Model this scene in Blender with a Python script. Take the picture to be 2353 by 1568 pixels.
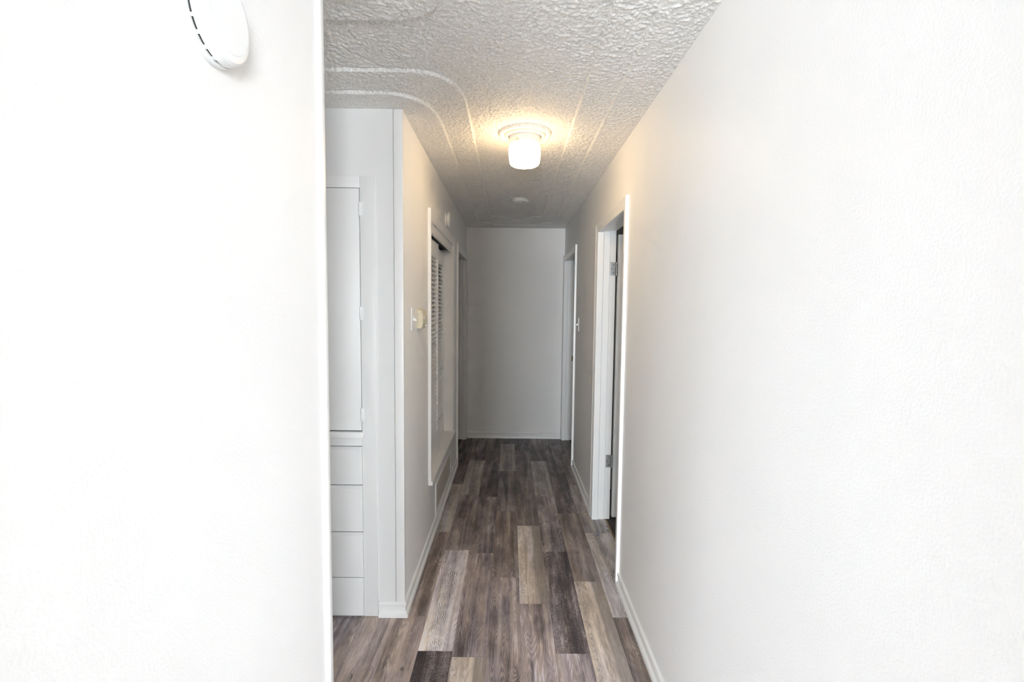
import bpy, bmesh, math, random
import numpy as np
from mathutils import Vector, Matrix
from mathutils.geometry import tessellate_polygon
random.seed(7)
S = bpy.context.scene
for o in list(bpy.data.objects):
    bpy.data.objects.remove(o)

# ------------------------------------------------------------------ camera
H = 2.44                 # ceiling height
XL, XR = -0.511, 0.6156  # hall side walls
YE = 5.599               # end wall
YC = 2.3014              # far side of the side passage (cabinet face)
YN = 1.332               # near side of the side passage
YB = -0.35               # hall opens into an added, unseen living room
LX = (-3.4, 3.4); LY = -5.0   # living room added to supply daylight
JW = 0.29                # added wing walls that shade the near hall walls
XA = -2.0                # end of the side passage
WT = 0.12                # wall thickness
fwd = Vector((0.00359152, 0.99764148, -0.06854621))
rgt = Vector((0.99994099, -0.00288008, 0.01047511))
upv = Vector((-0.01025299, 0.06857978, 0.99759295))
cd = bpy.data.cameras.new('camera')
cd.sensor_width = 36.0
cd.lens = 17.0
cd.clip_start = 0.02
cam = bpy.data.objects.new('camera', cd)
S.collection.objects.link(cam)
m = Matrix.Identity(4)
for i in range(3):
    m[i][0] = rgt[i]; m[i][1] = upv[i]; m[i][2] = -fwd[i]
m[2][3] = 1.53
cam.matrix_world = m
S.camera = cam

# ------------------------------------------------------------------ world, daylight, exposure
W = bpy.data.worlds.new('world'); S.world = W; W.use_nodes = True
bg = W.node_tree.nodes['Background']
bg.inputs[0].default_value = (0.86, 0.93, 1.0, 1); bg.inputs[1].default_value = 1.0
WINS = ((-2.3, 0.02), (1.05, 2.75)); WZ0, WZ1 = .30, 2.26     # two added, unseen windows, placed to steer daylight into the hall
for wa, wb in WINS:
    al = bpy.data.lights.new('window_daylight', 'AREA')  # area lamp added outside each invented window to light the hall
    al.shape = 'RECTANGLE'; al.size = wb - wa; al.size_y = WZ1 - WZ0
    al.energy = (312.0 if wa < 0 else 262.0) * (wb - wa); al.color = (0.868, 0.942, 1.0)
    alo = bpy.data.objects.new('window_daylight', al); S.collection.objects.link(alo)
    alo.location = ((wa + wb) / 2, LY - 0.16, (WZ0 + WZ1) / 2); alo.rotation_euler = (math.radians(90), 0, 0)
S.view_settings.view_transform = 'Standard'
S.view_settings.look = 'None'
S.view_settings.exposure = 0.72
S.view_settings.gamma = 1.0
S.view_settings.use_curve_mapping = False
try:
    S.cycles.use_denoising = True
    S.cycles.max_bounces = 7
    S.cycles.diffuse_bounces = 6
    S.cycles.glossy_bounces = 2
    S.cycles.caustics_reflective = False
    S.cycles.caustics_refractive = False
    S.cycles.use_adaptive_sampling = True
    S.cycles.adaptive_threshold = 0.12
    S.cycles.adaptive_min_samples = 16
    S.cycles.transparent_max_bounces = 16
    S.cycles.sample_clamp_indirect = 4.0
except Exception:
    pass

# ------------------------------------------------------------------ materials
def new_mat(name):
    mt = bpy.data.materials.new(name); mt.use_nodes = True
    nt = mt.node_tree; b = nt.nodes['Principled BSDF']
    return mt, nt, b
def N(nt, kind, **kw):
    n = nt.nodes.new(kind)
    for k, v in kw.items():
        setattr(n, k, v)
    return n
def paint(name, col, rough, bump_scale=0, bump=0, dist=0.002, var=0.0, detail=3.0):
    mt, nt, b = new_mat(name)
    b.inputs['Base Color'].default_value = (*col, 1); b.inputs['Roughness'].default_value = rough
    tc = N(nt, 'ShaderNodeTexCoord')
    if bump:
        n = N(nt, 'ShaderNodeTexNoise'); n.inputs['Scale'].default_value = bump_scale; n.inputs['Detail'].default_value = detail
        nt.links.new(tc.outputs['Object'], n.inputs['Vector'])
        bp = N(nt, 'ShaderNodeBump'); bp.inputs['Strength'].default_value = bump; bp.inputs['Distance'].default_value = dist
        nt.links.new(n.outputs['Fac'], bp.inputs['Height']); nt.links.new(bp.outputs['Normal'], b.inputs['Normal'])
    if var:
        n2 = N(nt, 'ShaderNodeTexNoise'); n2.inputs['Scale'].default_value = 2.3; n2.inputs['Detail'].default_value = 5
        nt.links.new(tc.outputs['Object'], n2.inputs['Vector'])
        r = N(nt, 'ShaderNodeMapRange'); r.inputs[1].default_value = .3; r.inputs[2].default_value = .7
        r.inputs[3].default_value = 1 - var; r.inputs[4].default_value = 1.0
        nt.links.new(n2.outputs['Fac'], r.inputs[0])
        mx = N(nt, 'ShaderNodeVectorMath', operation='SCALE'); mx.inputs[0].default_value = col
        nt.links.new(r.outputs[0], mx.inputs['Scale']); nt.links.new(mx.outputs[0], b.inputs['Base Color'])
    return mt
M = {}
M['wall'] = paint('wall_paint', (.895, .887, .878), .55, 190, .35, .0016, .03, 2.0)
M['trim'] = paint('trim_gloss_white', (.89, .887, .878), .32, 28, .05, .002, .02)
M['cabinet'] = paint('cabinet_paint', (.80, .80, .795), .35, 40, .05, .002, .02)
M['plastic'] = paint('white_plastic', (.86, .86, .85), .35)
M['cream'] = paint('aged_cream_plastic', (.72, .66, .5), .4)
M['dark'] = paint('dark_slot', (.03, .03, .03), .6)
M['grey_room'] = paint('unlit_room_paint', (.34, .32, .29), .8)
M['closet_dark'] = paint('closet_inside_paint', (.12, .11, .10), .8)  # closet would be white; its inside shade is put into this colour
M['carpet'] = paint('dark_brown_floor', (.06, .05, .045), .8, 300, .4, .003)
M['vinyl_far'] = paint('vinyl_far', (.20, .17, .155), .5, 30, .05, .002, .35)
M['subfloor'] = paint('subfloor', (.08, .07, .06), .9)
M['brass'] = paint('aged_brass', (.32, .22, .1), .4)
M['threshold'] = paint('raw_wood_strip', (.42, .31, .19), .6, 60, .3, .002, .25)
M['blue'] = paint('blue_tape', (.02, .12, .42), .6)
mt, nt, b = new_mat('brushed_nickel'); M['nickel'] = mt
b.inputs['Base Color'].default_value = (.42, .41, .40, 1); b.inputs['Metallic'].default_value = 1; b.inputs['Roughness'].default_value = .38

# popcorn ceiling
mt, nt, b = new_mat('popcorn_ceiling'); M['popcorn'] = mt
b.inputs['Roughness'].default_value = .7
tc = N(nt, 'ShaderNodeTexCoord'); n1 = N(nt, 'ShaderNodeTexNoise'); n1.inputs['Scale'].default_value = 150; n1.inputs['Detail'].default_value = 4; n1.inputs['Roughness'].default_value = .7
nt.links.new(tc.outputs['Object'], n1.inputs['Vector'])
rp = N(nt, 'ShaderNodeValToRGB'); rp.color_ramp.elements[0].position = .34; rp.color_ramp.elements[1].position = .60
rp.color_ramp.elements[0].color = (.68, .665, .64, 1); rp.color_ramp.elements[1].color = (.95, .938, .92, 1)
nt.links.new(n1.outputs['Fac'], rp.inputs[0]); nt.links.new(rp.outputs[0], b.inputs['Base Color'])
# perforated register sheet
mt, nt, b = new_mat('perforated_steel'); M['perforated'] = mt
b.inputs['Roughness'].default_value = .5
tc = N(nt, 'ShaderNodeTexCoord'); vo = N(nt, 'ShaderNodeTexVoronoi'); vo.inputs['Scale'].default_value = 62; vo.inputs['Randomness'].default_value = 0.0
nt.links.new(tc.outputs['Object'], vo.inputs['Vector'])
rp = N(nt, 'ShaderNodeValToRGB'); rp.color_ramp.elements[0].position = .30; rp.color_ramp.elements[1].position = .36
rp.color_ramp.elements[0].color = (.10, .09, .08, 1); rp.color_ramp.elements[1].color = (.62, .58, .52, 1)
nt.links.new(vo.outputs['Distance'], rp.inputs[0]); nt.links.new(rp.outputs[0], b.inputs['Base Color'])

# pane of the added windows: lets daylight through, reflects a little
mt, nt, b = new_mat('window_glass'); M['glass'] = mt
out = nt.nodes['Material Output']; tr = N(nt, 'ShaderNodeBsdfTransparent'); gl = N(nt, 'ShaderNodeBsdfGlossy'); gl.inputs['Roughness'].default_value = .02
mx = N(nt, 'ShaderNodeMixShader'); mx.inputs[0].default_value = .06
nt.links.new(tr.outputs[0], mx.inputs[1]); nt.links.new(gl.outputs[0], mx.inputs[2]); nt.links.new(mx.outputs[0], out.inputs[0])

# opal lamp glass: glows, and passes the light of the bulb inside
mt, nt, b = new_mat('opal_glass_lit'); M['opal'] = mt
out = nt.nodes['Material Output']
em = N(nt, 'ShaderNodeEmission'); em.inputs[0].default_value = (1, .74, .45, 1); em.inputs[1].default_value = 6.4
tl = N(nt, 'ShaderNodeBsdfTranslucent'); tl.inputs[0].default_value = (.95, .86, .68, 1)
gs = N(nt, 'ShaderNodeBsdfGlossy'); gs.inputs['Roughness'].default_value = .15
m1 = N(nt, 'ShaderNodeMixShader'); m1.inputs[0].default_value = .05
a1 = N(nt, 'ShaderNodeAddShader')
nt.links.new(tl.outputs[0], m1.inputs[1]); nt.links.new(gs.outputs[0], m1.inputs[2])
nt.links.new(m1.outputs[0], a1.inputs[0]); nt.links.new(em.outputs[0], a1.inputs[1]); nt.links.new(a1.outputs[0], out.inputs[0])

# printed vinyl planks
def plank_mat(name, ramp, vein=0.0, knot=0.0, side=0.0, scratch=0.0):
    mt, nt, b = new_mat(name)
    L = nt.links.new
    tc = N(nt, 'ShaderNodeTexCoord'); oi = N(nt, 'ShaderNodeObjectInfo')
    off = N(nt, 'ShaderNodeVectorMath', operation='SCALE'); off.inputs[0].default_value = (37.1, 53.7, 11.3)
    L(oi.outputs['Random'], off.inputs['Scale'])
    add = N(nt, 'ShaderNodeVectorMath', operation='ADD'); L(tc.outputs['Object'], add.inputs[0]); L(off.outputs[0], add.inputs[1])
    def noise(sx, sy, detail=4, rough=.6, dist=0.0):
        mpn = N(nt, 'ShaderNodeMapping'); mpn.inputs['Scale'].default_value = (sx, sy, 1)
        L(add.outputs[0], mpn.inputs['Vector'])
        n = N(nt, 'ShaderNodeTexNoise'); n.inputs['Scale'].default_value = 1; n.inputs['Detail'].default_value = detail
        n.inputs['Roughness'].default_value = rough; n.inputs['Distortion'].default_value = dist
        L(mpn.outputs[0], n.inputs['Vector']); return n.outputs['Fac']
    def math_(op, a, bb):
        n = N(nt, 'ShaderNodeMath', operation=op)
        for i, q in enumerate((a, bb)):
            if isinstance(q, (int, float)): n.inputs[i].default_value = q
            else: L(q, n.inputs[i])
        return n.outputs[0]
    def rng(a, lo, hi, o0=0.0, o1=1.0):
        n = N(nt, 'ShaderNodeMapRange'); L(a, n.inputs[0])
        n.inputs[1].default_value = lo; n.inputs[2].default_value = hi; n.inputs[3].default_value = o0; n.inputs[4].default_value = o1
        return n.outputs[0]
    bands = noise(21, 1.15, 3, .55, .6)           # broad tonal streaks
    grain = noise(210, 9, 5, .7, .3)            # fine grain
    blot = noise(14, 5, 4, .65)                 # blotches
    fine = noise(420, 34, 3, .8)
    # cathedral figure: contour lines of a stretched noise field
    fld = noise(9, 1.1, 2, .4)
    cath = math_('SINE', math_('MULTIPLY', fld, 300.0), 0.0)
    t = math_('ADD', math_('MULTIPLY', bands, 1.40), math_('MULTIPLY', grain, .62))
    t = math_('ADD', t, math_('MULTIPLY', blot, .85))
    t = math_('ADD', t, math_('MULTIPLY', fine, .22))
    t = math_('ADD', t, math_('MULTIPLY', math_('MULTIPLY', cath, rng(blot, .4, .6)), .12))
    t = rng(t, 1.14, 1.93)
    if scratch:
        sc = noise(60, 150, 4, .8)
        t = math_('SUBTRACT', t, math_('MULTIPLY', rng(sc, .45, .7), scratch))
    cr = N(nt, 'ShaderNodeValToRGB'); e = cr.color_ramp.elements
    while len(e) < len(ramp): e.new(.5)
    for i, (p, c) in enumerate(ramp):
        e[i].position = p; e[i].color = (c[0] * 1.24, c[1] * 1.235, c[2] * 1.315, 1)
    L(t, cr.inputs[0])
    col = cr.outputs[0]
    def mixc(fac, a, cval):
        n = N(nt, 'ShaderNodeMix', data_type='RGBA'); L(fac, n.inputs[0]); L(a, n.inputs[6])
        if isinstance(cval, tuple): n.inputs[7].default_value = (*cval, 1)
        else: L(cval, n.inputs[7])
        return n.outputs[2]
    sep = N(nt, 'ShaderNodeSeparateXYZ'); L(tc.outputs['Object'], sep.inputs[0])
    hue = N(nt, 'ShaderNodeMix', data_type='RGBA'); hue.inputs[6].default_value = (.985, .99, 1.04, 1); hue.inputs[7].default_value = (1.03, 1.0, .93, 1)
    L(rng(noise(17, 1.9, 3, .5), .40, .60), hue.inputs[0])
    hm = N(nt, 'ShaderNodeVectorMath', operation='MULTIPLY'); L(col, hm.inputs[0]); L(hue.outputs[2], hm.inputs[1]); col = hm.outputs[0]
    lime = math_('MULTIPLY', rng(noise(330, 24, 3, .75), .60, .70), rng(noise(10, 3, 2), .45, .62))
    col = mixc(math_('MULTIPLY', lime, .45), col, (.62, .59, .57))
    dk = math_('MULTIPLY', rng(noise(150, 4.5, 4, .7, .6), .58, .70), rng(noise(12, 2.2, 2), .42, .58))
    col = mixc(math_('MULTIPLY', dk, .55), col, (.06, .05, .048))
    if vein:                                     # wavy dark weathered growth lines down one band
        wig = noise(7, 6, 3, .6)
        mpw = noise(3, 2.0, 3, .55)
        xx = math_('ADD', sep.outputs['X'], math_('MULTIPLY', math_('SUBTRACT', mpw, .5), .10))
        xx = math_('ADD', xx, math_('MULTIPLY', math_('SUBTRACT', noise(26, 17, 3, .6), .5), .030))
        ln = math_('SINE', math_('MULTIPLY', xx, 820.0), 0.0)
        ln = rng(ln, .15, .8)
        zone = rng(math_('ABSOLUTE', math_('ADD', xx, .0), 0.0), .026, .048, 1.0, 0.0)
        brk = rng(wig, .36, .52)
        fac = math_('MULTIPLY', math_('MULTIPLY', ln, zone), math_('MULTIPLY', brk, vein))
        col = mixc(fac, col, (.055, .047, .045))
        spots = rng(noise(34, 11, 3, .55), .66, .70)
        edge = rng(sep.outputs['X'], .02, .06)
        col = mixc(math_('MULTIPLY', math_('MULTIPLY', spots, edge), .85), col, (.07, .058, .052))
    if side:                                     # darker sapwood strip down one edge
        xx = math_('ADD', sep.outputs['X'], math_('MULTIPLY', math_('SUBTRACT', noise(4, 3, 3), .5), .05))
        col = mixc(math_('MULTIPLY', math_('MULTIPLY', rng(xx, .008, .028), rng(grain, .25, .6, .55, 1.0)), side), col, (.20, .165, .14))
        xy = math_('MULTIPLY', rng(math_('ABSOLUTE', math_('ADD', sep.outputs['X'], .055), 0.0), .004, .02, 1.0, 0.0), rng(noise(170, 70, 3, .7), .5, .62))
        col = mixc(math_('MULTIPLY', xy, .55), col, (.10, .085, .08))
    if knot:
        kn = rng(noise(26, 9, 2, .5), .70, .74)
        col = mixc(math_('MULTIPLY', kn, knot), col, (.06, .048, .043))
    at = N(nt, 'ShaderNodeAttribute', attribute_type='OBJECT', attribute_name='tone')
    sc_ = N(nt, 'ShaderNodeVectorMath', operation='SCALE'); L(col, sc_.inputs[0]); L(at.outputs['Fac'], sc_.inputs['Scale'])
    L(sc_.outputs[0], b.inputs['Base Color'])
    b.inputs['Roughness'].default_value = .46
    bpn = N(nt, 'ShaderNodeBump'); bpn.inputs['Strength'].default_value = .12; bpn.inputs['Distance'].default_value = .001
    L(grain, bpn.inputs['Height']); L(bpn.outputs['Normal'], b.inputs['Normal'])
    return mt
ramp_mid = [(0, (.062, .050, .048)), (.28, (.145, .120, .115)), (.5, (.27, .228, .215)), (.72, (.37, .312, .275)), (1, (.56, .52, .51))]
ramp_dark = [(0, (.032, .026, .026)), (.35, (.092, .074, .072)), (.65, (.215, .18, .172)), (1, (.42, .37, .355))]
ramp_brown = [(0, (.062, .049, .044)), (.3, (.15, .12, .106)), (.6, (.28, .228, .195)), (1, (.46, .395, .345))]
ramp_light = [(0, (.23, .20, .19)), (.35, (.39, .355, .33)), (.7, (.58, .545, .505)), (1, (.72, .70, .66))]
ramp_tan = [(0, (.22, .188, .16)), (.3, (.41, .355, .30)), (.65, (.60, .54, .465)), (1, (.74, .70, .64))]
M['p_mid'] = plank_mat('vinyl_grey_brown', ramp_mid, knot=.4)
M['p_dark'] = plank_mat('vinyl_dark_scuffed', ramp_dark, scratch=.45)
M['p_brown'] = plank_mat('vinyl_brown', ramp_brown, knot=.7)
M['p_light'] = plank_mat('vinyl_weathered_light', ramp_light, vein=.95)
M['p_tan'] = plank_mat('vinyl_tan_streak', ramp_tan, side=.85)

# ------------------------------------------------------------------ mesh helpers
def obj(name, bm, mat, parent=None, smooth=False):
    me = bpy.data.meshes.new(name)
    bmesh.ops.recalc_face_normals(bm, faces=bm.faces[:])
    bm.to_mesh(me); bm.free()
    me.materials.append(M[mat] if isinstance(mat, str) else mat)
    if smooth:
        for p in me.polygons: p.use_smooth = True
    o = bpy.data.objects.new(name, me); S.collection.objects.link(o)
    if parent is not None: o.parent = parent
    return o
def smooth_by_angle(o, deg=35):
    me = o.data
    for p in me.polygons: p.use_smooth = True
    bm = bmesh.new(); bm.from_mesh(me)
    for e in bm.edges:
        if len(e.link_faces) == 2 and e.calc_face_angle() > math.radians(deg): e.smooth = False
    bm.to_mesh(me); bm.free()
    return o
def empty(name, loc=(0, 0, 0)):
    o = bpy.data.objects.new(name, None); S.collection.objects.link(o); o.location = loc
    o.empty_display_size = .05
    return o
def tag(o, label, cat, group=None, kind=None):
    o['label'] = label; o['category'] = cat
    if group: o['group'] = group
    if kind: o['kind'] = kind
    return o
def struct(o, label, cat):
    return tag(o, label, cat, kind='structure')
def box(bm, x0, x1, y0, y1, z0, z1, bev=0.0):
    vs = [bm.verts.new((x, y, z)) for x in (x0, x1) for y in (y0, y1) for z in (z0, z1)]
    fs = [(0, 1, 3, 2), (4, 6, 7, 5), (0, 4, 5, 1), (2, 3, 7, 6), (0, 2, 6, 4), (1, 5, 7, 3)]
    faces = [bm.faces.new([vs[i] for i in f]) for f in fs]
    if bev:
        es = list({e for f in faces for e in f.edges})
        bmesh.ops.bevel(bm, geom=es, offset=bev, segments=2, affect='EDGES', profile=.5)
    return faces
def B(x0, x1, y0, y1, z0, z1, bev=0.0):
    bm = bmesh.new(); box(bm, x0, x1, y0, y1, z0, z1, bev); return bm
def loft(bm, ring0, ring1):
    a = [bm.verts.new(p) for p in ring0]; b_ = [bm.verts.new(p) for p in ring1]
    n = len(a)
    for i in range(n):
        bm.faces.new((a[i], a[(i + 1) % n], b_[(i + 1) % n], b_[i]))
    bm.faces.new(list(reversed(a))); bm.faces.new(b_)
def LF(r0, r1):
    bm = bmesh.new(); loft(bm, r0, r1); return bm
def lathe(prof, seg=48, axis='Z', at=(0, 0, 0), sgn=1):
    """prof: (radius, height) pairs; axis direction of height"""
    bm = bmesh.new(); rings = []
    def P(r, h, a):
        c, s = math.cos(a) * r, math.sin(a) * r
        if axis == 'Z': p = (c, s, h * sgn)
        elif axis == 'X': p = (h * sgn, c, s)
        else: p = (c, h * sgn, s)
        return (p[0] + at[0], p[1] + at[1], p[2] + at[2])
    for r, h in prof:
        if r < 1e-6: rings.append([bm.verts.new(P(0, h, 0))])
        else: rings.append([bm.verts.new(P(r, h, 2 * math.pi * i / seg)) for i in range(seg)])
    for A, C in zip(rings, rings[1:]):
        for i in range(seg):
            j = (i + 1) % seg
            if len(A) == 1 and len(C) == 1: continue
            if len(A) == 1: bm.faces.new((A[0], C[i], C[j]))
            elif len(C) == 1: bm.faces.new((A[i], A[j], C[0]))
            else: bm.faces.new((A[i], A[j], C[j], C[i]))
    return bm
def bez(p0, c, p1, n=14):
    return [((1 - t) ** 2 * p0[0] + 2 * t * (1 - t) * c[0] + t * t * p1[0],
             (1 - t) ** 2 * p0[1] + 2 * t * (1 - t) * c[1] + t * t * p1[1]) for t in [i / n for i in range(n + 1)]]

# ------------------------------------------------------------------ floor: subfloor + planks
fl = obj('floor', B(XA - .1, .80, YB, YE + .1, -.06, -.0052), 'subfloor')
struct(fl, 'grey brown wood-look vinyl plank floor of the hallway', 'floor')
PW, PL = .1535, .90
X0 = .063
joint = {-9: .35, -8: .80, -7: .55, -6: 1.05, -5: .62, -4: 1.40, -3: 2.056, -2: 2.02, -1: 1.746, 0: 2.406, 1: 2.046, 2: 2.615, 3: 2.30}
special = {  # (row, joint index): (material, tone)
    (-3, 0): ('p_light', 1.5), (-3, 2): ('p_light', 0.74), (-3, -1): ('p_dark', 1.0), (-3, 1): ('p_mid', .85),
    (-4, 2): ('p_light', 0.83), (-4, 1): ('p_brown', 1.15), (-4, 0): ('p_brown', 1.2), (-4, 3): ('p_dark', .9), (-4, 4): ('p_dark', .8),
    (-2, -1): ('p_tan', 1.2), (-2, 0): ('p_mid', 1.1), (-2, 1): ('p_mid', .85), (-2, 2): ('p_dark', .95), (-2, 3): ('p_brown', .62),
    (-1, 0): ('p_mid', 1.12), (-1, 1): ('p_brown', .95), (-1, 2): ('p_mid', .62), (-1, 3): ('p_light', 0.65), (-1, 4): ('p_dark', .8),
    (0, 0): ('p_tan', 1.12), (0, -1): ('p_mid', 1.18), (0, 1): ('p_brown', .78), (0, 2): ('p_mid', .58), (0, 3): ('p_dark', .8),
    (1, 0): ('p_dark', 1.2), (1, -1): ('p_mid', 1.1), (1, 1): ('p_mid', .85), (1, 2): ('p_light', 0.65), (1, 3): ('p_dark', .85),
    (2, -1): ('p_tan', 1.12), (2, 0): ('p_brown', .95), (2, 1): ('p_dark', 1.0), (2, 2): ('p_dark', .85), (2, 3): ('p_mid', .5),
    (3, 0): ('p_light', 0.92), (3, 1): ('p_light', 0.69), (3, -1): ('p_brown', .85), (3, 2): ('p_brown', .72), (3, 3): ('p_mid', .5),
    (-5, 0): ('p_brown', 1.2), (-5, 1): ('p_brown', 1.15), (-5, 2): ('p_brown', 1.2),
    (-6, 0): ('p_mid', 1.05), (-6, 1): ('p_mid', 1.05), (-7, 1): ('p_dark', 1.1), (-7, 2): ('p_mid', 1.0)}
pm_cache = {}
GAP = .00015
def plank_mesh(w, l, mat):
    key = (round(w, 4), round(l, 4), mat)
    if key in pm_cache: return pm_cache[key]
    bm = bmesh.new(); c = .0004
    x0, x1, y0, y1 = -w / 2 + GAP, w / 2 - GAP, GAP, l - GAP
    lo = [(x0, y0, -.005), (x1, y0, -.005), (x1, y1, -.005), (x0, y1, -.005)]
    mid = [(x, y, -.0007) for x, y, _ in lo]
    top = [(x0 + c, y0 + c, 0), (x1 - c, y0 + c, 0), (x1 - c, y1 - c, 0), (x0 + c, y1 - c, 0)]
    R_ = [[bm.verts.new(p) for p in r] for r in (lo, mid, top)]
    for A, C in zip(R_, R_[1:]):
        for i in range(4): bm.faces.new((A[i], A[(i + 1) % 4], C[(i + 1) % 4], C[i]))
    bm.faces.new(R_[2]); bm.faces.new(list(reversed(R_[0])))
    bmesh.ops.recalc_face_normals(bm, faces=bm.faces[:])
    me = bpy.data.meshes.new('plank'); bm.to_mesh(me); bm.free(); me.materials.append(M[mat])
    pm_cache[key] = me
    return me
rr = random.Random(3)
for row, j0 in joint.items():
    xa, xb = X0 + row * PW, X0 + (row + 1) * PW
    if row == 3: xb = .701
    xm = (xa + xb) / 2
    for k in range(-5, 7):
        y0, y1 = j0 + k * PL, j0 + (k + 1) * PL
        lo_lim, hi_lim = (YB, YE - .002) if row >= -4 else (YN - .06, YC + .02)
        y0c, y1c = max(y0, lo_lim), min(y1, hi_lim)
        if y1c - y0c < .03: continue
        mat, tone = special.get((row, k), (rr.choice(['p_mid', 'p_mid', 'p_brown', 'p_dark', 'p_light']), rr.uniform(.8, 1.1)))
        o = bpy.data.objects.new('plank', plank_mesh(xb - xa, y1c - y0c, mat))
        o.location = (xm, y0c, 0); o['tone'] = tone; o.parent = fl
        S.collection.objects.link(o)

# ------------------------------------------------------------------ ceiling with a two-step tray
Z1, Z2 = H + .012, H + .024
outer = [(XA, YN), (XL, YN), (XL, YB), (XR, YB), (XR, YE), (XL, YE), (XL, YC), (XA, YC)]
tray1 = ([(.443, -.20), (.443, 5.25), (.40, 5.256), (.355, 5.285), (.315, 5.345), (.292, 5.42), (-.19, 5.42), (-.212, 5.36), (-.25, 5.305), (-.30, 5.272), (-.352, 5.264)]
         + bez((-.352, 2.50), (-.352, 2.146), (-.57, 2.146)) + [(-1.84, 2.146), (-1.84, 1.493)]
         + bez((-.55, 1.493), (-.352, 1.493), (-.352, 1.30)) + [(-.352, -.20)])
tray2 = ([(.305, -.06), (.305, 4.995), (.25, 5.0), (.19, 5.03), (.135, 5.09), (.098, 5.195), (0, 5.195), (-.022, 5.11), (-.06, 5.05), (-.12, 5.005), (-.21, 4.99)]
         + bez((-.21, 2.28), (-.21, 1.972), (-.43, 1.972)) + [(-1.70, 1.972), (-1.70, 1.634)]
         + bez((-.42, 1.634), (-.21, 1.634), (-.21, 1.44)) + [(-.21, -.06)])
def inside(px, py, poly):
    res = np.zeros(px.shape, bool); n = len(poly)
    for i in range(n):
        (ax, ay), (bx_, by) = poly[i], poly[(i + 1) % n]
        if ay == by: continue
        cond = (ay > py) != (by > py)
        res ^= cond & (px < (bx_ - ax) * (py - ay) / (by - ay) + ax)
    return res
def smooth(a, k):
    for ax in (0, 1):
        acc = sum(np.roll(a, q, ax) * w for q, w in zip(range(-len(k) // 2 + 1, len(k) // 2 + 1), k)); a = acc / sum(k)
    return a
rng_ = np.random.default_rng(5)
cv, cf, base_i = [], [], 0
def ceil_patch(x0, x1, y0, y1, res, amp):
    global base_i
    nx, ny = max(2, int((x1 - x0) / res) + 1), max(2, int((y1 - y0) / res) + 1)
    gx, gy = np.meshgrid(np.linspace(x0, x1, nx), np.linspace(y0, y1, ny))
    z = np.where(inside(gx, gy, tray2), Z2, np.where(inside(gx, gy, tray1), Z1, H))
    if amp:
        nz = rng_.standard_normal(gx.shape)
        fine = smooth(nz, (1, 2, 1)); fine /= fine.std()
        wide = smooth(rng_.standard_normal(gx.shape), (1, 3, 5, 3, 1)); wide /= wide.std()
        h = np.clip(fine * .85 + wide * .45, -.7, 1.7)
        ex = np.clip(np.minimum(gx - x0, x1 - gx) / .008, 0, 1) * np.clip(np.minimum(gy - y0, y1 - gy) / .008, 0, 1)
        z = z - amp * h * .5 * ex
    cv.append(np.stack([gx, gy, z], -1).reshape(-1, 3))
    idx = np.arange(nx * ny).reshape(ny, nx) + base_i
    cf.append(np.stack([idx[:-1, :-1], idx[1:, :-1], idx[1:, 1:], idx[:-1, 1:]], -1).reshape(-1, 4))
    base_i += nx * ny
ceil_patch(XL, XR, 1.15, 3.4, .0036, .0029)
ceil_patch(XL, XR, 3.4, YE, .006, .0032)
ceil_patch(XL, XR, YB, 1.15, .012, .002)
ceil_patch(-1.05, XL, YN, YC, .0036, .0029)
ceil_patch(XA, -1.05, YN, YC, .012, .002)
cv = np.concatenate(cv).astype(np.float32); cf = np.concatenate(cf).astype(np.int32)
me = bpy.data.meshes.new('ceiling')
me.vertices.add(len(cv)); me.vertices.foreach_set('co', cv.ravel())
me.loops.add(cf.size); me.loops.foreach_set('vertex_index', cf.ravel())
me.polygons.add(len(cf)); me.polygons.foreach_set('loop_start', np.arange(len(cf), dtype=np.int32) * 4)
me.polygons.foreach_set('use_smooth', np.ones(len(cf), bool))
me.update(calc_edges=True); me.validate()
me.materials.append(M['popcorn'])
ce = bpy.data.objects.new('ceiling', me); S.collection.objects.link(ce)
sl = obj('ceiling_slab', B(XA, XR + WT, YB, YE + .1, H + .032, H + .055), 'subfloor', ce)  # unseen backing added to keep sky light from leaking through mesh seams
struct(ce, 'white popcorn-textured ceiling with stepped tray outlines', 'ceiling')

# ------------------------------------------------------------------ walls
def wall(name, boxes, label, mat='wall'):
    bm = bmesh.new()
    for bx in boxes: box(bm, *bx)
    return struct(obj(name, bm, mat), label, 'wall')
CW = .065                                    # casing width
D1 = (2.645, 3.415); D2 = (4.627, 5.522); D3 = (4.640, 5.515); DZ = 2.063
CL = (3.065, 4.262); CLZ = 2.07; SILL = .396
J = .03                                      # jamb board thickness
TOPZ = H + .06
wall('wall_right', [
    (XR, XR + WT, YB, D1[0] - J, 0, TOPZ), (XR, XR + WT, D1[0] - J, D1[1] + J, DZ + J, TOPZ),
    (XR, XR + WT, D1[1] + J, D2[0] - J, 0, TOPZ), (XR, XR + WT, D2[0] - J, D2[1] + J, DZ + J, TOPZ),
    (XR, XR + WT, D2[1] + J, YE, 0, TOPZ)], 'long right white wall of the hallway with two doorways')
wall('wall_left_near', [(XL - WT, XL, YB, YN - .026, 0, TOPZ)], 'white wall nearest the camera on the left')
wall('wall_left_far', [
    (XL - WT, XL, YC + .02, CL[0] - J, 0, TOPZ), (XL - WT, XL, CL[0] - J, CL[1] + J, CLZ, TOPZ),
    (XL - WT, XL, CL[0] - J, CL[1] + J, 0, SILL),
    (XL - WT, XL, CL[1] + J, D3[0] - J, 0, TOPZ), (XL - WT, XL, D3[0] - J, D3[1] + J, DZ + J, TOPZ),
    (XL - WT, XL, D3[1] + J, YE, 0, TOPZ)], 'left white wall beyond the cabinet with the louvered closet')
wall('wall_end', [(XL - WT, XR + WT, YE, YE + .1, 0, TOPZ)], 'blank white wall closing the far end of the hallway')
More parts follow.
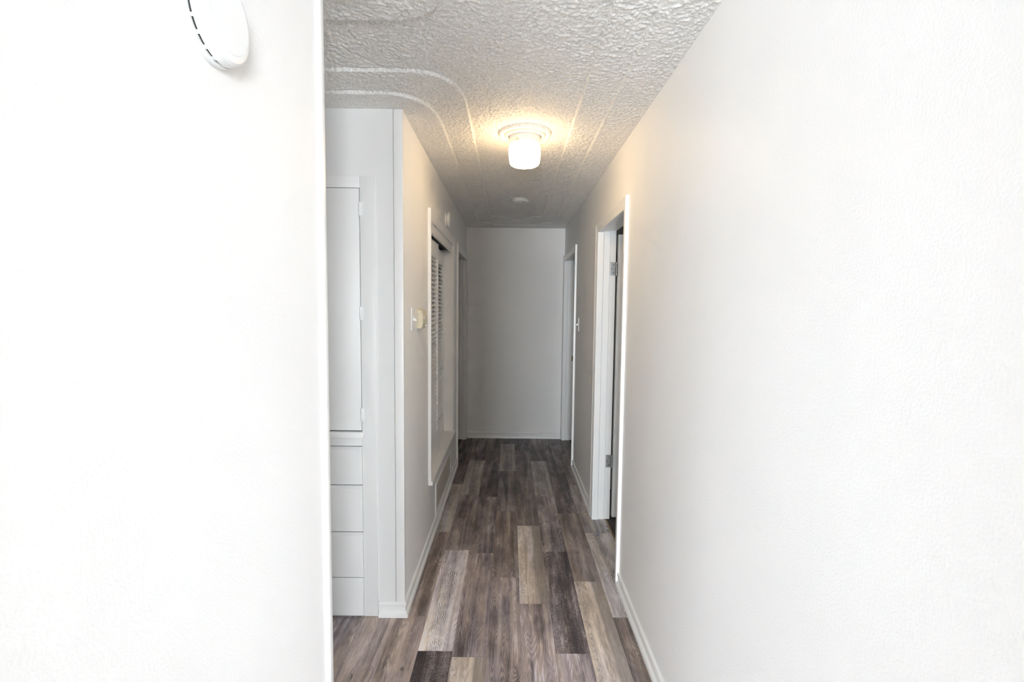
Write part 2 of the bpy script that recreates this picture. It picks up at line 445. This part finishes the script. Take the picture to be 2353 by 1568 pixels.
wall('wall_passage_near', [(XA, XL - WT, YN - .12, YN, 0, TOPZ)], 'white near wall of the side passage on the left')
wall('wall_passage_end', [(XA - .1, XA, YN - .12, YC + .12, 0, TOPZ)], 'white wall closing the side passage on the left')
CABX0, CABX1, CABZ = -1.36, -.639, 2.134
wall('wall_passage_far', [(XA, CABX0, YC, YC + .1, 0, TOPZ), (CABX0, CABX1, YC, YC + .1, CABZ, TOPZ), (CABX1, -.553, YC, YC + .1, 0, TOPZ)],
     'white wall around and above the built-in cabinet', 'cabinet')
# living room added behind the camera, with two windows to supply daylight
wall('wall_living_left', [(LX[0] - .1, LX[0], LY - .12, YB, 0, TOPZ)], 'white left wall of the living room behind the camera')
wall('wall_living_right', [(LX[1], LX[1] + .1, LY - .12, YB, 0, TOPZ)], 'white right wall of the living room behind the camera')
wall('wall_living_front', [(LX[0] - .1, XL - WT, YB - .001, YB + .1, 0, TOPZ), (XR + WT, LX[1] + .1, YB - .001, YB + .1, 0, TOPZ)], 'white living room wall around the hallway opening')
wall('wall_behind', [(LX[0], WINS[0][0], LY - .12, LY, 0, TOPZ), (WINS[0][1], WINS[1][0], LY - .12, LY, 0, TOPZ), (WINS[1][1], LX[1], LY - .12, LY, 0, TOPZ)]
     + [(wa, wb, LY - .12, LY, 0, WZ0) for wa, wb in WINS] + [(wa, wb, LY - .12, LY, WZ1, TOPZ) for wa, wb in WINS], 'white living room wall with two wide windows')
wall('wall_opening', [(XL, XL + JW + .05, YB, YB + .11, 0, H), (XR - JW - .04, XR, YB, YB + .11, 0, H)], 'short white wing walls at the hallway opening behind the camera')  # narrows the opening; added and shaped to shade the near walls
struct(obj('ceiling_living', B(LX[0] - .1, LX[1] + .1, LY - .12, YB + .02, H, H + .06), 'popcorn'), 'white textured living room ceiling behind the camera', 'ceiling')
struct(obj('floor_living', B(LX[0] - .1, LX[1] + .1, LY - .12, YB, -.06, 0), 'vinyl_far'), 'grey brown living room floor behind the camera', 'floor')
def child(o, par):
    """parent without moving: the mesh is in world coordinates"""
    o.parent = par; o.matrix_parent_inverse = Matrix.Translation(par.location).inverted(); return o
fy0, fy1 = LY - .09, LY - .03
for wi, (WX0, WX1) in enumerate(WINS):
    wn = struct(empty('window_%d' % (wi + 1), ((WX0 + WX1) / 2, LY, WZ0)), 'wide white framed living room window on the %s' % ('left', 'right')[wi], 'window')
    xm_ = (WX0 + WX1) / 2
    bm = bmesh.new()
    box(bm, WX0, WX0 + .05, fy0, fy1, WZ0, WZ1); box(bm, WX1 - .05, WX1, fy0, fy1, WZ0, WZ1)
    box(bm, WX0 + .05, WX1 - .05, fy0, fy1, WZ0, WZ0 + .05); box(bm, WX0 + .05, WX1 - .05, fy0, fy1, WZ1 - .05, WZ1)
    box(bm, xm_ - .02, xm_ + .02, fy0, fy1, WZ0 + .05, WZ1 - .05)
    child(obj('window_frame', bm, 'trim'), wn)
    for xa_, xb_ in ((WX0 + .05, xm_ - .02), (xm_ + .02, WX1 - .05)):
        child(obj('pane', B(xa_, xb_, LY - .062, LY - .058, WZ0 + .05, WZ1 - .05), 'glass'), wn)

# dark rooms beyond the doorways and inside the closet
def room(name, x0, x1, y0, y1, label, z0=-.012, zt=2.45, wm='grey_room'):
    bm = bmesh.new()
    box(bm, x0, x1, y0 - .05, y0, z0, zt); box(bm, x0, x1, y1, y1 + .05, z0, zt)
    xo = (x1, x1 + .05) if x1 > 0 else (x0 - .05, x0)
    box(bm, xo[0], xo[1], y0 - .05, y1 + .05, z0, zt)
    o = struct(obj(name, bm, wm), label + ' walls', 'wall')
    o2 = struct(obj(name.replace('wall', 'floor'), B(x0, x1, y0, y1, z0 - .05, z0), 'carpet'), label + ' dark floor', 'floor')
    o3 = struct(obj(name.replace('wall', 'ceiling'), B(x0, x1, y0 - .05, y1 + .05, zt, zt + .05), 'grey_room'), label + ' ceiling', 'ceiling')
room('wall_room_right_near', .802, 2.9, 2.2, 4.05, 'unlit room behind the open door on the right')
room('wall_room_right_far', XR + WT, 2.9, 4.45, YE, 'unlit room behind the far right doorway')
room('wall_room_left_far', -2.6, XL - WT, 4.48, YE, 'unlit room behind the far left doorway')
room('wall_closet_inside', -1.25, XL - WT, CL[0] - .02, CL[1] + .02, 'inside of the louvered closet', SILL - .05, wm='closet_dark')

# ------------------------------------------------------------------ baseboards
BP = [(0, 0), (.019, 0), (.019, .016), (.0165, .021), (.012, .024), (.008, .028), (.0075, .05), (.0095, .056), (.012, .061), (.012, .067), (.009, .073), (.004, .076), (0, .076)]
def base_y(x, s, y0, y1, trim0=0.0, trim1=0.0):      # runs along Y; s = direction into the hall; ends grow with depth (outside mitre)
    return LF([(x + s * d, y0 - d * trim0, z) for d, z in BP], [(x + s * d, y1 + d * trim1, z) for d, z in BP])
def base_x(y, s, x0, x1, trim0=0.0, trim1=0.0):
    return LF([(x0 - d * trim0, y + s * d, z) for d, z in BP], [(x1 + d * trim1, y + s * d, z) for d, z in BP])
def bb(name, bm, label):
    return struct(smooth_by_angle(obj(name, bm, 'trim'), 30), label, 'baseboard')
bb('baseboard_right_near', base_y(XR, -1, YB, D1[0] - CW), 'white baseboard along the near right wall')
bb('baseboard_right_far', base_y(XR, -1, D1[1] + CW, D2[0] - CW), 'white baseboard between the two right doorways')
bb('baseboard_left_near', base_y(XL, 1, YB, YN - .03), 'white baseboard under the nearest left wall')
bb('baseboard_left_far', base_y(XL, 1, YC, D3[0] - CW, 1, 0), 'white baseboard under the louvered closet')
bb('baseboard_end', base_x(YE, -1, XL + .02, XR - .02), 'white baseboard under the blank end wall')
bb('baseboard_cabinet', base_x(YC, -1, CABX1 + .004, XL, 0, 1), 'short white baseboard beside the built-in cabinet')

# ------------------------------------------------------------------ doorways: casing and jambs
CP = [(0, 0), (0, .009), (.003, .0115), (.012, .0112), (.03, .012), (.046, .015), (.055, .0185), (.06, .0195), (.064, .0175), (.065, .013), (.065, 0)]
JP = [(0, 0), (.030, 0), (.034, -.003), (.034, -.008), (.076, -.008), (.076, -.022), (.0795, -.022), (.0795, -.013), (.1205, -.013), (.1205, -.03), (0, -.03)]
def frame_parts(par, x, s, y0, y1, zt, z0=0.0, jamb=True, jp=JP, head=True):
    """x wall plane, s direction into the hall; opening y0..y1 up to zt"""
    def P(u, t, side, z):          # u away from the opening
        return (x + s * t, (y0 - u) if side < 0 else (y1 + u), z)
    for side in (-1, 1):
        o = obj('casing', LF([P(u, t, side, z0) for u, t in CP], [P(u, t, side, zt + u) for u, t in CP]), 'trim')
        child(smooth_by_angle(o, 40), par)
    o = obj('casing', LF([(x + s * t, y0 - u, zt + u) for u, t in CP], [(x + s * t, y1 + u, zt + u) for u, t in CP]), 'trim')
    child(smooth_by_angle(o, 40), par)
    if jamb:
        for side in (-1, 1):
            def Q(d, v, z): return (x - s * d, (y0 + v) if side < 0 else (y1 - v), z)
            child(obj('jamb', LF([Q(d, v, z0) for d, v in jp], [Q(d, v, zt - v) for d, v in jp]), 'trim'), par)
        child(obj('head_jamb', LF([(x - s * d, y0 + v, zt - v) for d, v in jp], [(x - s * d, y1 - v, zt - v) for d, v in jp]), 'trim'), par)
d1 = struct(empty('door_1', (XR, D1[0], 0)), 'white doorway on the near right with door standing open', 'doorway')
frame_parts(d1, XR, -1, *D1, DZ)
d2 = struct(empty('door_2', (XR, D2[0], 0)), 'white cased doorway at the far right beside the end wall', 'doorway')
frame_parts(d2, XR, -1, *D2, DZ)
d3 = struct(empty('door_3', (XL, D3[0], 0)), 'white cased doorway at the far left beside the end wall', 'doorway')
frame_parts(d3, XL, 1, *D3, DZ)
# open leaf of door 1, swung into the dark room
LX0, LY0 = .7520, D1[1] + .014
leaf = child(obj('door_leaf', B(LX0, LX0 + .76, LY0, LY0 + .035, .012, DZ - .012, .002), 'trim'), d1)
def hinge(z):
    h = child(obj('hinge', B(XR + .084, XR + .1205, D1[1] + .0105, D1[1] + .0135, z, z + .092, .001), 'nickel'), d1)
    bm = lathe([(0, 0), (.0062, 0), (.0062, .017), (.0056, .018), (.0062, .019), (.0062, .036), (.0056, .037), (.0062, .038), (.0062, .055), (.0056, .056), (.0062, .057),
                (.0062, .074), (.0056, .075), (.0062, .076), (.0062, .092), (.004, .096), (0, .097)], 14, 'Z', (XR + .1275, D1[1] + .008, z - .002))
    k = smooth_by_angle(obj('knuckle', bm, 'nickel')); k.parent = h; k.matrix_parent_inverse = (h.matrix_parent_inverse @ Matrix.Identity(4)).copy()
    k.matrix_parent_inverse = Matrix.Translation(d1.location).inverted() @ Matrix.Identity(4)
    k.parent = h; k.matrix_parent_inverse = Matrix.Identity(4)
    for dz, dx in ((.018, .105), (.046, .093), (.074, .105)):
        s_ = obj('screw', lathe([(0, 0), (.0036, 0), (.0036, .0012), (0, .0014)], 12, 'Y', (XR + dx, D1[1] + .0105, z + dz), -1), 'dark')
        s_.parent = h
hinge(1.765); hinge(.385)
th = obj('trim_1', B(.7015, .7135, D1[0] - .012, D1[1] + .012, -.011, .002, .001), 'threshold')
struct(th, 'thin raw wood strip across the near right doorway floor', 'threshold')
# bits of the far doorways
child(obj('strike_plate', B(XR + .092, XR + .116, D2[1] + .0105, D2[1] + .0135, .925, .985), 'brass'), d2)

# ------------------------------------------------------------------ louvered closet
cl = struct(empty('trim_2', (XL, CL[0], SILL)), 'white casing and sill framing the louvered closet', 'closet frame')
JPC = [(0, 0), (.1205, 0), (.1205, -.03), (0, -.03)]
frame_parts(cl, XL, 1, *CL, CLZ, SILL + .029, jamb=False)
for y0, y1 in ((CL[0] - J, CL[0]), (CL[1], CL[1] + J)):
    child(obj('jamb', B(XL - WT, XL - .0005, y0, y1, SILL + .029, CLZ), 'trim'), cl)
child(obj('fascia', B(XL - .022, XL - .004, CL[0], CL[1], 2.008, CLZ + .002, .002), 'trim'), cl)
child(obj('track', B(XL - .10, XL - .03, CL[0], CL[1], 2.025, CLZ), 'dark'), cl)
child(obj('sill', B(XL - WT, XL + .0285, CL[0] - CW, CL[1] + CW, SILL, SILL + .029, .004), 'trim'), cl)
def louver_door(y0, y1, xf, label):
    """xf: front plane of the stiles"""
    z0, z1 = SILL + .034, 1.998
    r = empty('louvered_door', (xf, (y0 + y1) / 2, z0))
    tag(r, label, 'door', 'sliding louvered closet doors')
    T = .028; SW = .048
    for a, b_ in ((y0, y0 + SW), (y1 - SW, y1)):
        child(obj('stile', B(xf - T, xf, a, b_, z0, z1, .0015), 'trim'), r)
    zt, zb = 1.885, .59
    child(obj('top_rail', B(xf - T, xf - .001, y0 + SW, y1 - SW, zt, z1, .001), 'trim'), r)
    child(obj('bottom_rail', B(xf - T, xf - .001, y0 + SW, y1 - SW, z0, zb, .001), 'trim'), r)
    n = 40; pitch = (zt - zb) / n
    # one slat, tilted so that its hall edge hangs low
    hw, th_ = .0132, .0028
    ca, sa = math.cos(math.radians(52)), math.sin(math.radians(52))
    prof = []
    for u, v in ((-hw, -th_), (-hw - .002, 0), (-hw, th_), (hw, th_), (hw + .002, 0), (hw, -th_)):
        prof.append((u * ca - v * sa, u * sa * -1 - v * ca))
    bm = bmesh.new()
    loft(bm, [(px, -(y1 - y0) / 2 + SW + .001, pz) for px, pz in prof], [(px, (y1 - y0) / 2 - SW - .001, pz) for px, pz in prof])
    s0 = obj('slat', bm, 'trim', r)
    for i in range(n):
        s_ = s0 if i == 0 else s0.copy()
        if i: S.collection.objects.link(s_)
        s_.parent = r
        s_.location = (-T / 2 + .0005, 0, zb + (i + .5) * pitch - z0)
    return r
louver_door(CL[0] + .004, 3.675, XL - .034, 'louvered sliding closet door nearest the thermostat')
louver_door(3.60, CL[1] - .006, XL - .073, 'louvered sliding closet door set behind, beside the far jamb')

# ------------------------------------------------------------------ wall ends
cp = smooth_by_angle(obj('trim_3', B(XL - WT - .012, XL + .011, YN - .029, YN, 0, H, .004), 'trim'), 50)
struct(cp, 'white end board capping the nearest left wall', 'trim')
c2 = smooth_by_angle(obj('trim_4', B(-.5515, XL + .0025, YC - .002, YC + .02, 0, H, .0025), 'trim'), 50)
struct(c2, 'white corner board between cabinet wall and closet wall', 'trim')

# ------------------------------------------------------------------ built-in cabinet
cb = empty('built_in_cabinet', ((CABX0 + CABX1) / 2, YC, 0))
tag(cb, 'white built-in linen cabinet with tall door above four drawers', 'cabinet')
FX = -.708; FL = CABX0 + .07
YF_ = YC - .009
child(obj('carcass', B(CABX0 + .001, CABX1 - .001, YC + .012, YC + .44, .001, CABZ - .001), 'cabinet'), cb)
bm = bmesh.new()
box(bm, FX, CABX1, YF_, YC + .0115, .001, CABZ, .002); box(bm, CABX0, FL, YF_, YC + .0115, .001, CABZ, .002)
box(bm, FL, FX, YF_, YC + .0115, 2.080, CABZ, .002)
for z0, z1 in ((.858, .899), (.667, .702), (.433, .466), (.201, .232)):
    box(bm, FL, FX, YF_, YC + .0115, z0, z1)
box(bm, FL, FX, YF_ + .004, YC + .0115, .001, .013)
child(smooth_by_angle(obj('face_frame', bm, 'cabinet'), 50), cb)
child(smooth_by_angle(obj('ledge', B(FL - .006, FX + .010, YF_ - .026, YF_ + .004, .899, .930, .004), 'cabinet'), 50), cb)
dr = child(smooth_by_angle(obj('cabinet_door', B(FL + .002, FX - .0025, YF_ - .004, YC + .010, .934, 2.077, .003), 'cabinet'), 50), cb)
def cab_hinge(z):
    h = smooth_by_angle(obj('hinge', lathe([(0, 0), (.005, 0), (.006, .002), (.006, .02), (.005, .0205), (.006, .021), (.006, .04), (.005, .0405), (.006, .041), (.006, .06), (.003, .064), (0, .064)],
                                           12, 'Z', (FX + .001, YF_ - .004, z - .032)), 'cabinet'))
    h.parent = dr
    l = obj('hinge_leaf', B(FX + .003, FX + .012, YF_ - .0016, YF_ + .001, z - .03, z + .03), 'cabinet'); l.parent = dr
for z in (1.982, 1.497, 1.012): cab_hinge(z)
for z0, z1 in ((.702, .856), (.466, .664), (.232, .430), (.013, .199)):
    # drawer front with a bevelled rim
    y_f, y_b = YF_ - .013, YC + .010
    i = .006
    bm = bmesh.new()
    r0 = [(FL - .004, y_b, z0), (FX + .003, y_b, z0), (FX + .003, y_b, z1), (FL - .004, y_b, z1)]
    r1 = [(p[0], YF_ - .0005, p[2]) for p in r0]
    r2 = [(FL + i, y_f, z0 + .002), (FX - i, y_f, z0 + .002), (FX - i, y_f, z1 - .012), (FL + i, y_f, z1 - .012)]
    r0 = [(FL + .001, y_b, z0 + .001), (FX - .001, y_b, z0 + .001), (FX - .001, y_b, z1 - .001), (FL + .001, y_b, z1 - .001)]
    rings = [[bm.verts.new(p) for p in r] for r in (r0, [(p[0], YF_ - .0005, p[2]) for p in r0], r2)]
    for A, C in zip(rings, rings[1:]):
        for q in range(4): bm.faces.new((A[q], A[(q + 1) % 4], C[(q + 1) % 4], C[q]))
    bm.faces.new(rings[2]); bm.faces.new(rings[0])
    child(obj('drawer', bm, 'cabinet'), cb)

# ------------------------------------------------------------------ ceiling light
LC = (.067, 2.66)
md = smooth_by_angle(obj('ceiling_medallion', lathe([(.141, -.001), (.141, .006), (.136, .013), (.128, .017), (.120, .016), (.113, .010), (.111, .013), (.108, .021), (.102, .026), (.094, .026), (.088, .018), (.086, .012), (.086, -.001)],
                                                    72, 'Z', (LC[0], LC[1], Z2), -1), 'popcorn'), 60)
tag(md, 'white textured ring moulding around the ceiling light', 'medallion')
lt = empty('ceiling_light', (LC[0], LC[1], Z2))
tag(lt, 'lit drum-shaped opal glass light on the hallway ceiling', 'light')
child(smooth_by_angle(obj('light_base', lathe([(0, 0), (.084, 0), (.084, .022), (.0805, .026), (.0805, .046), (.083, .05), (.083, .062), (.078, .066), (.0, .066)], 64, 'Z', (LC[0], LC[1], Z2), -1), 'trim'), 40), lt)
sh = child(smooth_by_angle(obj('lamp_shade', lathe([(.074, .0665), (.080, .070), (.0845, .078), (.0855, .09), (.084, .125), (.080, .155), (.076, .164), (.068, .169), (.04, .172), (0, .173)],
                                                   64, 'Z', (LC[0], LC[1], Z2), -1), 'opal'), 60), lt)
for a in (2.1, .15, 4.3):
    px, py = LC[0] + math.cos(a) * .083, LC[1] + math.sin(a) * .083
    child(obj('thumb_screw', lathe([(0, 0), (.003, 0), (.003, .008), (.005, .008), (.005, .012), (0, .012)], 10, 'X', (px, py, Z2 - .056), 1 if math.cos(a) > 0 else -1), 'brass'), lt)
pl = bpy.data.lights.new('bulb', 'POINT'); pl.energy = 9.0; pl.color = (1, .76, .46); pl.shadow_soft_size = .018
po = bpy.data.objects.new('bulb', pl); S.collection.objects.link(po)
po.location = (LC[0] - .03, LC[1] - .02, Z2 - .12)

# ------------------------------------------------------------------ smoke detectors
def detector(name, axis, at, sgn, R_, T_, label, slots=18, seg=64):
    r = empty(name, at); tag(r, label, 'detector')
    k = R_ / .075; t = T_
    prof = [(0, 0), (R_ * .985, 0), (R_, t * .06), (R_, t * .26), (R_ * .985, t * .30), (R_ * .93, t * .32)]
    smooth_by_angle(obj('base', lathe(prof, seg, axis, (0, 0, 0), sgn), 'plastic', r), 40)
    g1 = .46 if slots else .38
    obj('vent_gap', lathe([(R_ * .925, t * .30), (R_ * .925, t * g1)], seg, axis, (0, 0, 0), sgn), 'dark', r)
    prof = [(R_ * .93, t * g1), (R_ * .97, t * g1), (R_ * .965, t * .60), (R_ * .93, t * .82), (R_ * .88, t * .93), (R_ * .80, t * .985), (R_ * .75, t * .985), (R_ * .745, t * .97), (R_ * .735, t * .97), (R_ * .73, t), (0, t)]
    cov = smooth_by_angle(obj('cover', lathe(prof, seg, axis, (0, 0, 0), sgn), 'plastic', r), 25)
    # posts that split the vent gap into slots
    for i in range(slots):
        a = 2 * math.pi * (i + .5) / slots; w = .0026 * k
        c, s_ = math.cos(a), math.sin(a)
        bm = bmesh.new()
        ring = []
        for h in (t * .29, t * .47):
            q = []
            for rr_, ww in ((R_ * .915, -w), (R_ * .965, -w), (R_ * .965, w), (R_ * .915, w)):
                u, v = rr_ * c - ww * s_, rr_ * s_ + ww * c
                q.append({'Z': (u, v, h * sgn), 'X': (h * sgn, u, v), 'Y': (u, h * sgn, v)}[axis])
            ring.append(q)
        loft(bm, ring[0], ring[1])
        obj('vent_post', bm, 'plastic', r)
    return r, cov
dt, cov = detector('smoke_detector', 'X', (XL, .848, 2.012), 1, .078, .034, 'large round white smoke detector on the nearest left wall', 20, 96)
for i, (yy, zz) in enumerate(((.030, -.044), (.034, -.041), (.038, -.0375))):
    obj('grille_slot', B(.0325, .0336, yy - .0016, yy + .0016, zz - .004, zz + .003), 'dark', dt)
dt2, _ = detector('smoke_detector', 'X', (XL, 3.83, 2.212), 1, .062, .036, 'small round smoke detector above the louvered closet', 0, 40)
dt3, _ = detector('smoke_detector', 'Z', (.077, 4.25, Z2), -1, .072, .024, 'flat round smoke detector on the ceiling beyond the light', 0, 48)
for xx in (.03, .022):
    obj('grille_slot', B(xx - .0025, xx + .0025, -.03, -.005, -.0245, -.0235), 'dark', dt3)

# ------------------------------------------------------------------ switches and thermostat
def switch(x, s, y, z, label):
    r = empty('light_switch', (x, y, z)); tag(r, label, 'switch', 'toggle light switches')
    def bx(x0, x1): return (x0, x1) if s > 0 else (-x1, -x0)
    smooth_by_angle(obj('plate', B(*bx(0, .0055), -.036, .036, -.06, .06, .0022), 'plastic', r), 50)
    q = [(.005, -.0055, -.007), (.005, .0055, -.007), (.005, .0055, .012), (.005, -.0055, .012)]
    q2 = [(.022, -.004, -.010), (.022, .004, -.010), (.022, .004, -.003), (.022, -.004, -.003)]
    f = lambda P: [(p[0] * s, p[1], p[2]) for p in P]
    obj('toggle', LF(f(q), f(q2)), 'plastic', r)
    for zz in (-.03, .03):
        obj('screw', lathe([(0, 0), (.003, 0), (.0028, .0009), (0, .001)], 10, 'X', (s * .0053, 0, zz), s), 'plastic', r)
switch(XL, 1, 2.522, 1.466, 'white toggle light switch beside the thermostat')
switch(XR, -1, 4.375, 1.386, 'white toggle light switch beside the far right doorway')
ts = empty('thermostat', (XL, 2.712, 1.462)); tag(ts, 'cream plastic wall thermostat beside the closet casing', 'thermostat')
smooth_by_angle(obj('back_plate', B(0, .005, -.068, .068, -.052, .056, .002), 'cream', ts), 50)
c_ = []
for sgn in (-1, 1):
    c_.append([(.005, sgn * .066, -.05), (.024, sgn * .066, -.05), (.029, sgn * .066, -.036), (.032, sgn * .066, -.012), (.032, sgn * .066, .015), (.028, sgn * .066, .04), (.024, sgn * .066, .05), (.005, sgn * .066, .05)])
smooth_by_angle(obj('cover', LF(c_[0], c_[1]), 'cream', ts), 40)
obj('dial_window', B(.0318, .0334, -.040, .0, .0, .022), 'plastic', ts)
obj('seam', B(.0295, .0326, -.0655, .0655, -.0225, -.0205), 'plastic', ts)
obj('set_lever', B(.029, .036, .028, .034, -.040, -.034), 'plastic', ts)
for i in range(9):
    obj('vent_slot', B(.006, .009, -.0664, -.0659, -.036 + i * .008, -.0335 + i * .008), 'brass', ts)

# ------------------------------------------------------------------ return air grille
gy0, gy1, gz0, gz1 = 3.28, 4.105, .080, .300
gr = empty('return_air_grille', (XL, (gy0 + gy1) / 2, gz0)); tag(gr, 'perforated return air grille low on the wall under the closet', 'grille')
child(obj('screen', B(XL, XL + .003, gy0 + .016, gy1 - .016, gz0 + .014, gz1 - .014), 'perforated'), gr)
for y0, y1, z0, z1 in ((gy0, gy0 + .018, gz0, gz1), (gy1 - .018, gy1, gz0, gz1), (gy0 + .018, gy1 - .018, gz0, gz0 + .016), (gy0 + .018, gy1 - .018, gz1 - .016, gz1)):
    child(obj('frame', B(XL, XL + .008, y0, y1, z0, z1, .0015), 'trim'), gr)

# ------------------------------------------------------------------ small scrap on the floor
tp = obj('tape_scrap', B(.602, .611, 3.165, 3.178, .0002, .001), 'blue')
tag(tp, 'tiny blue tape scrap on the floor by the open door', 'scrap')
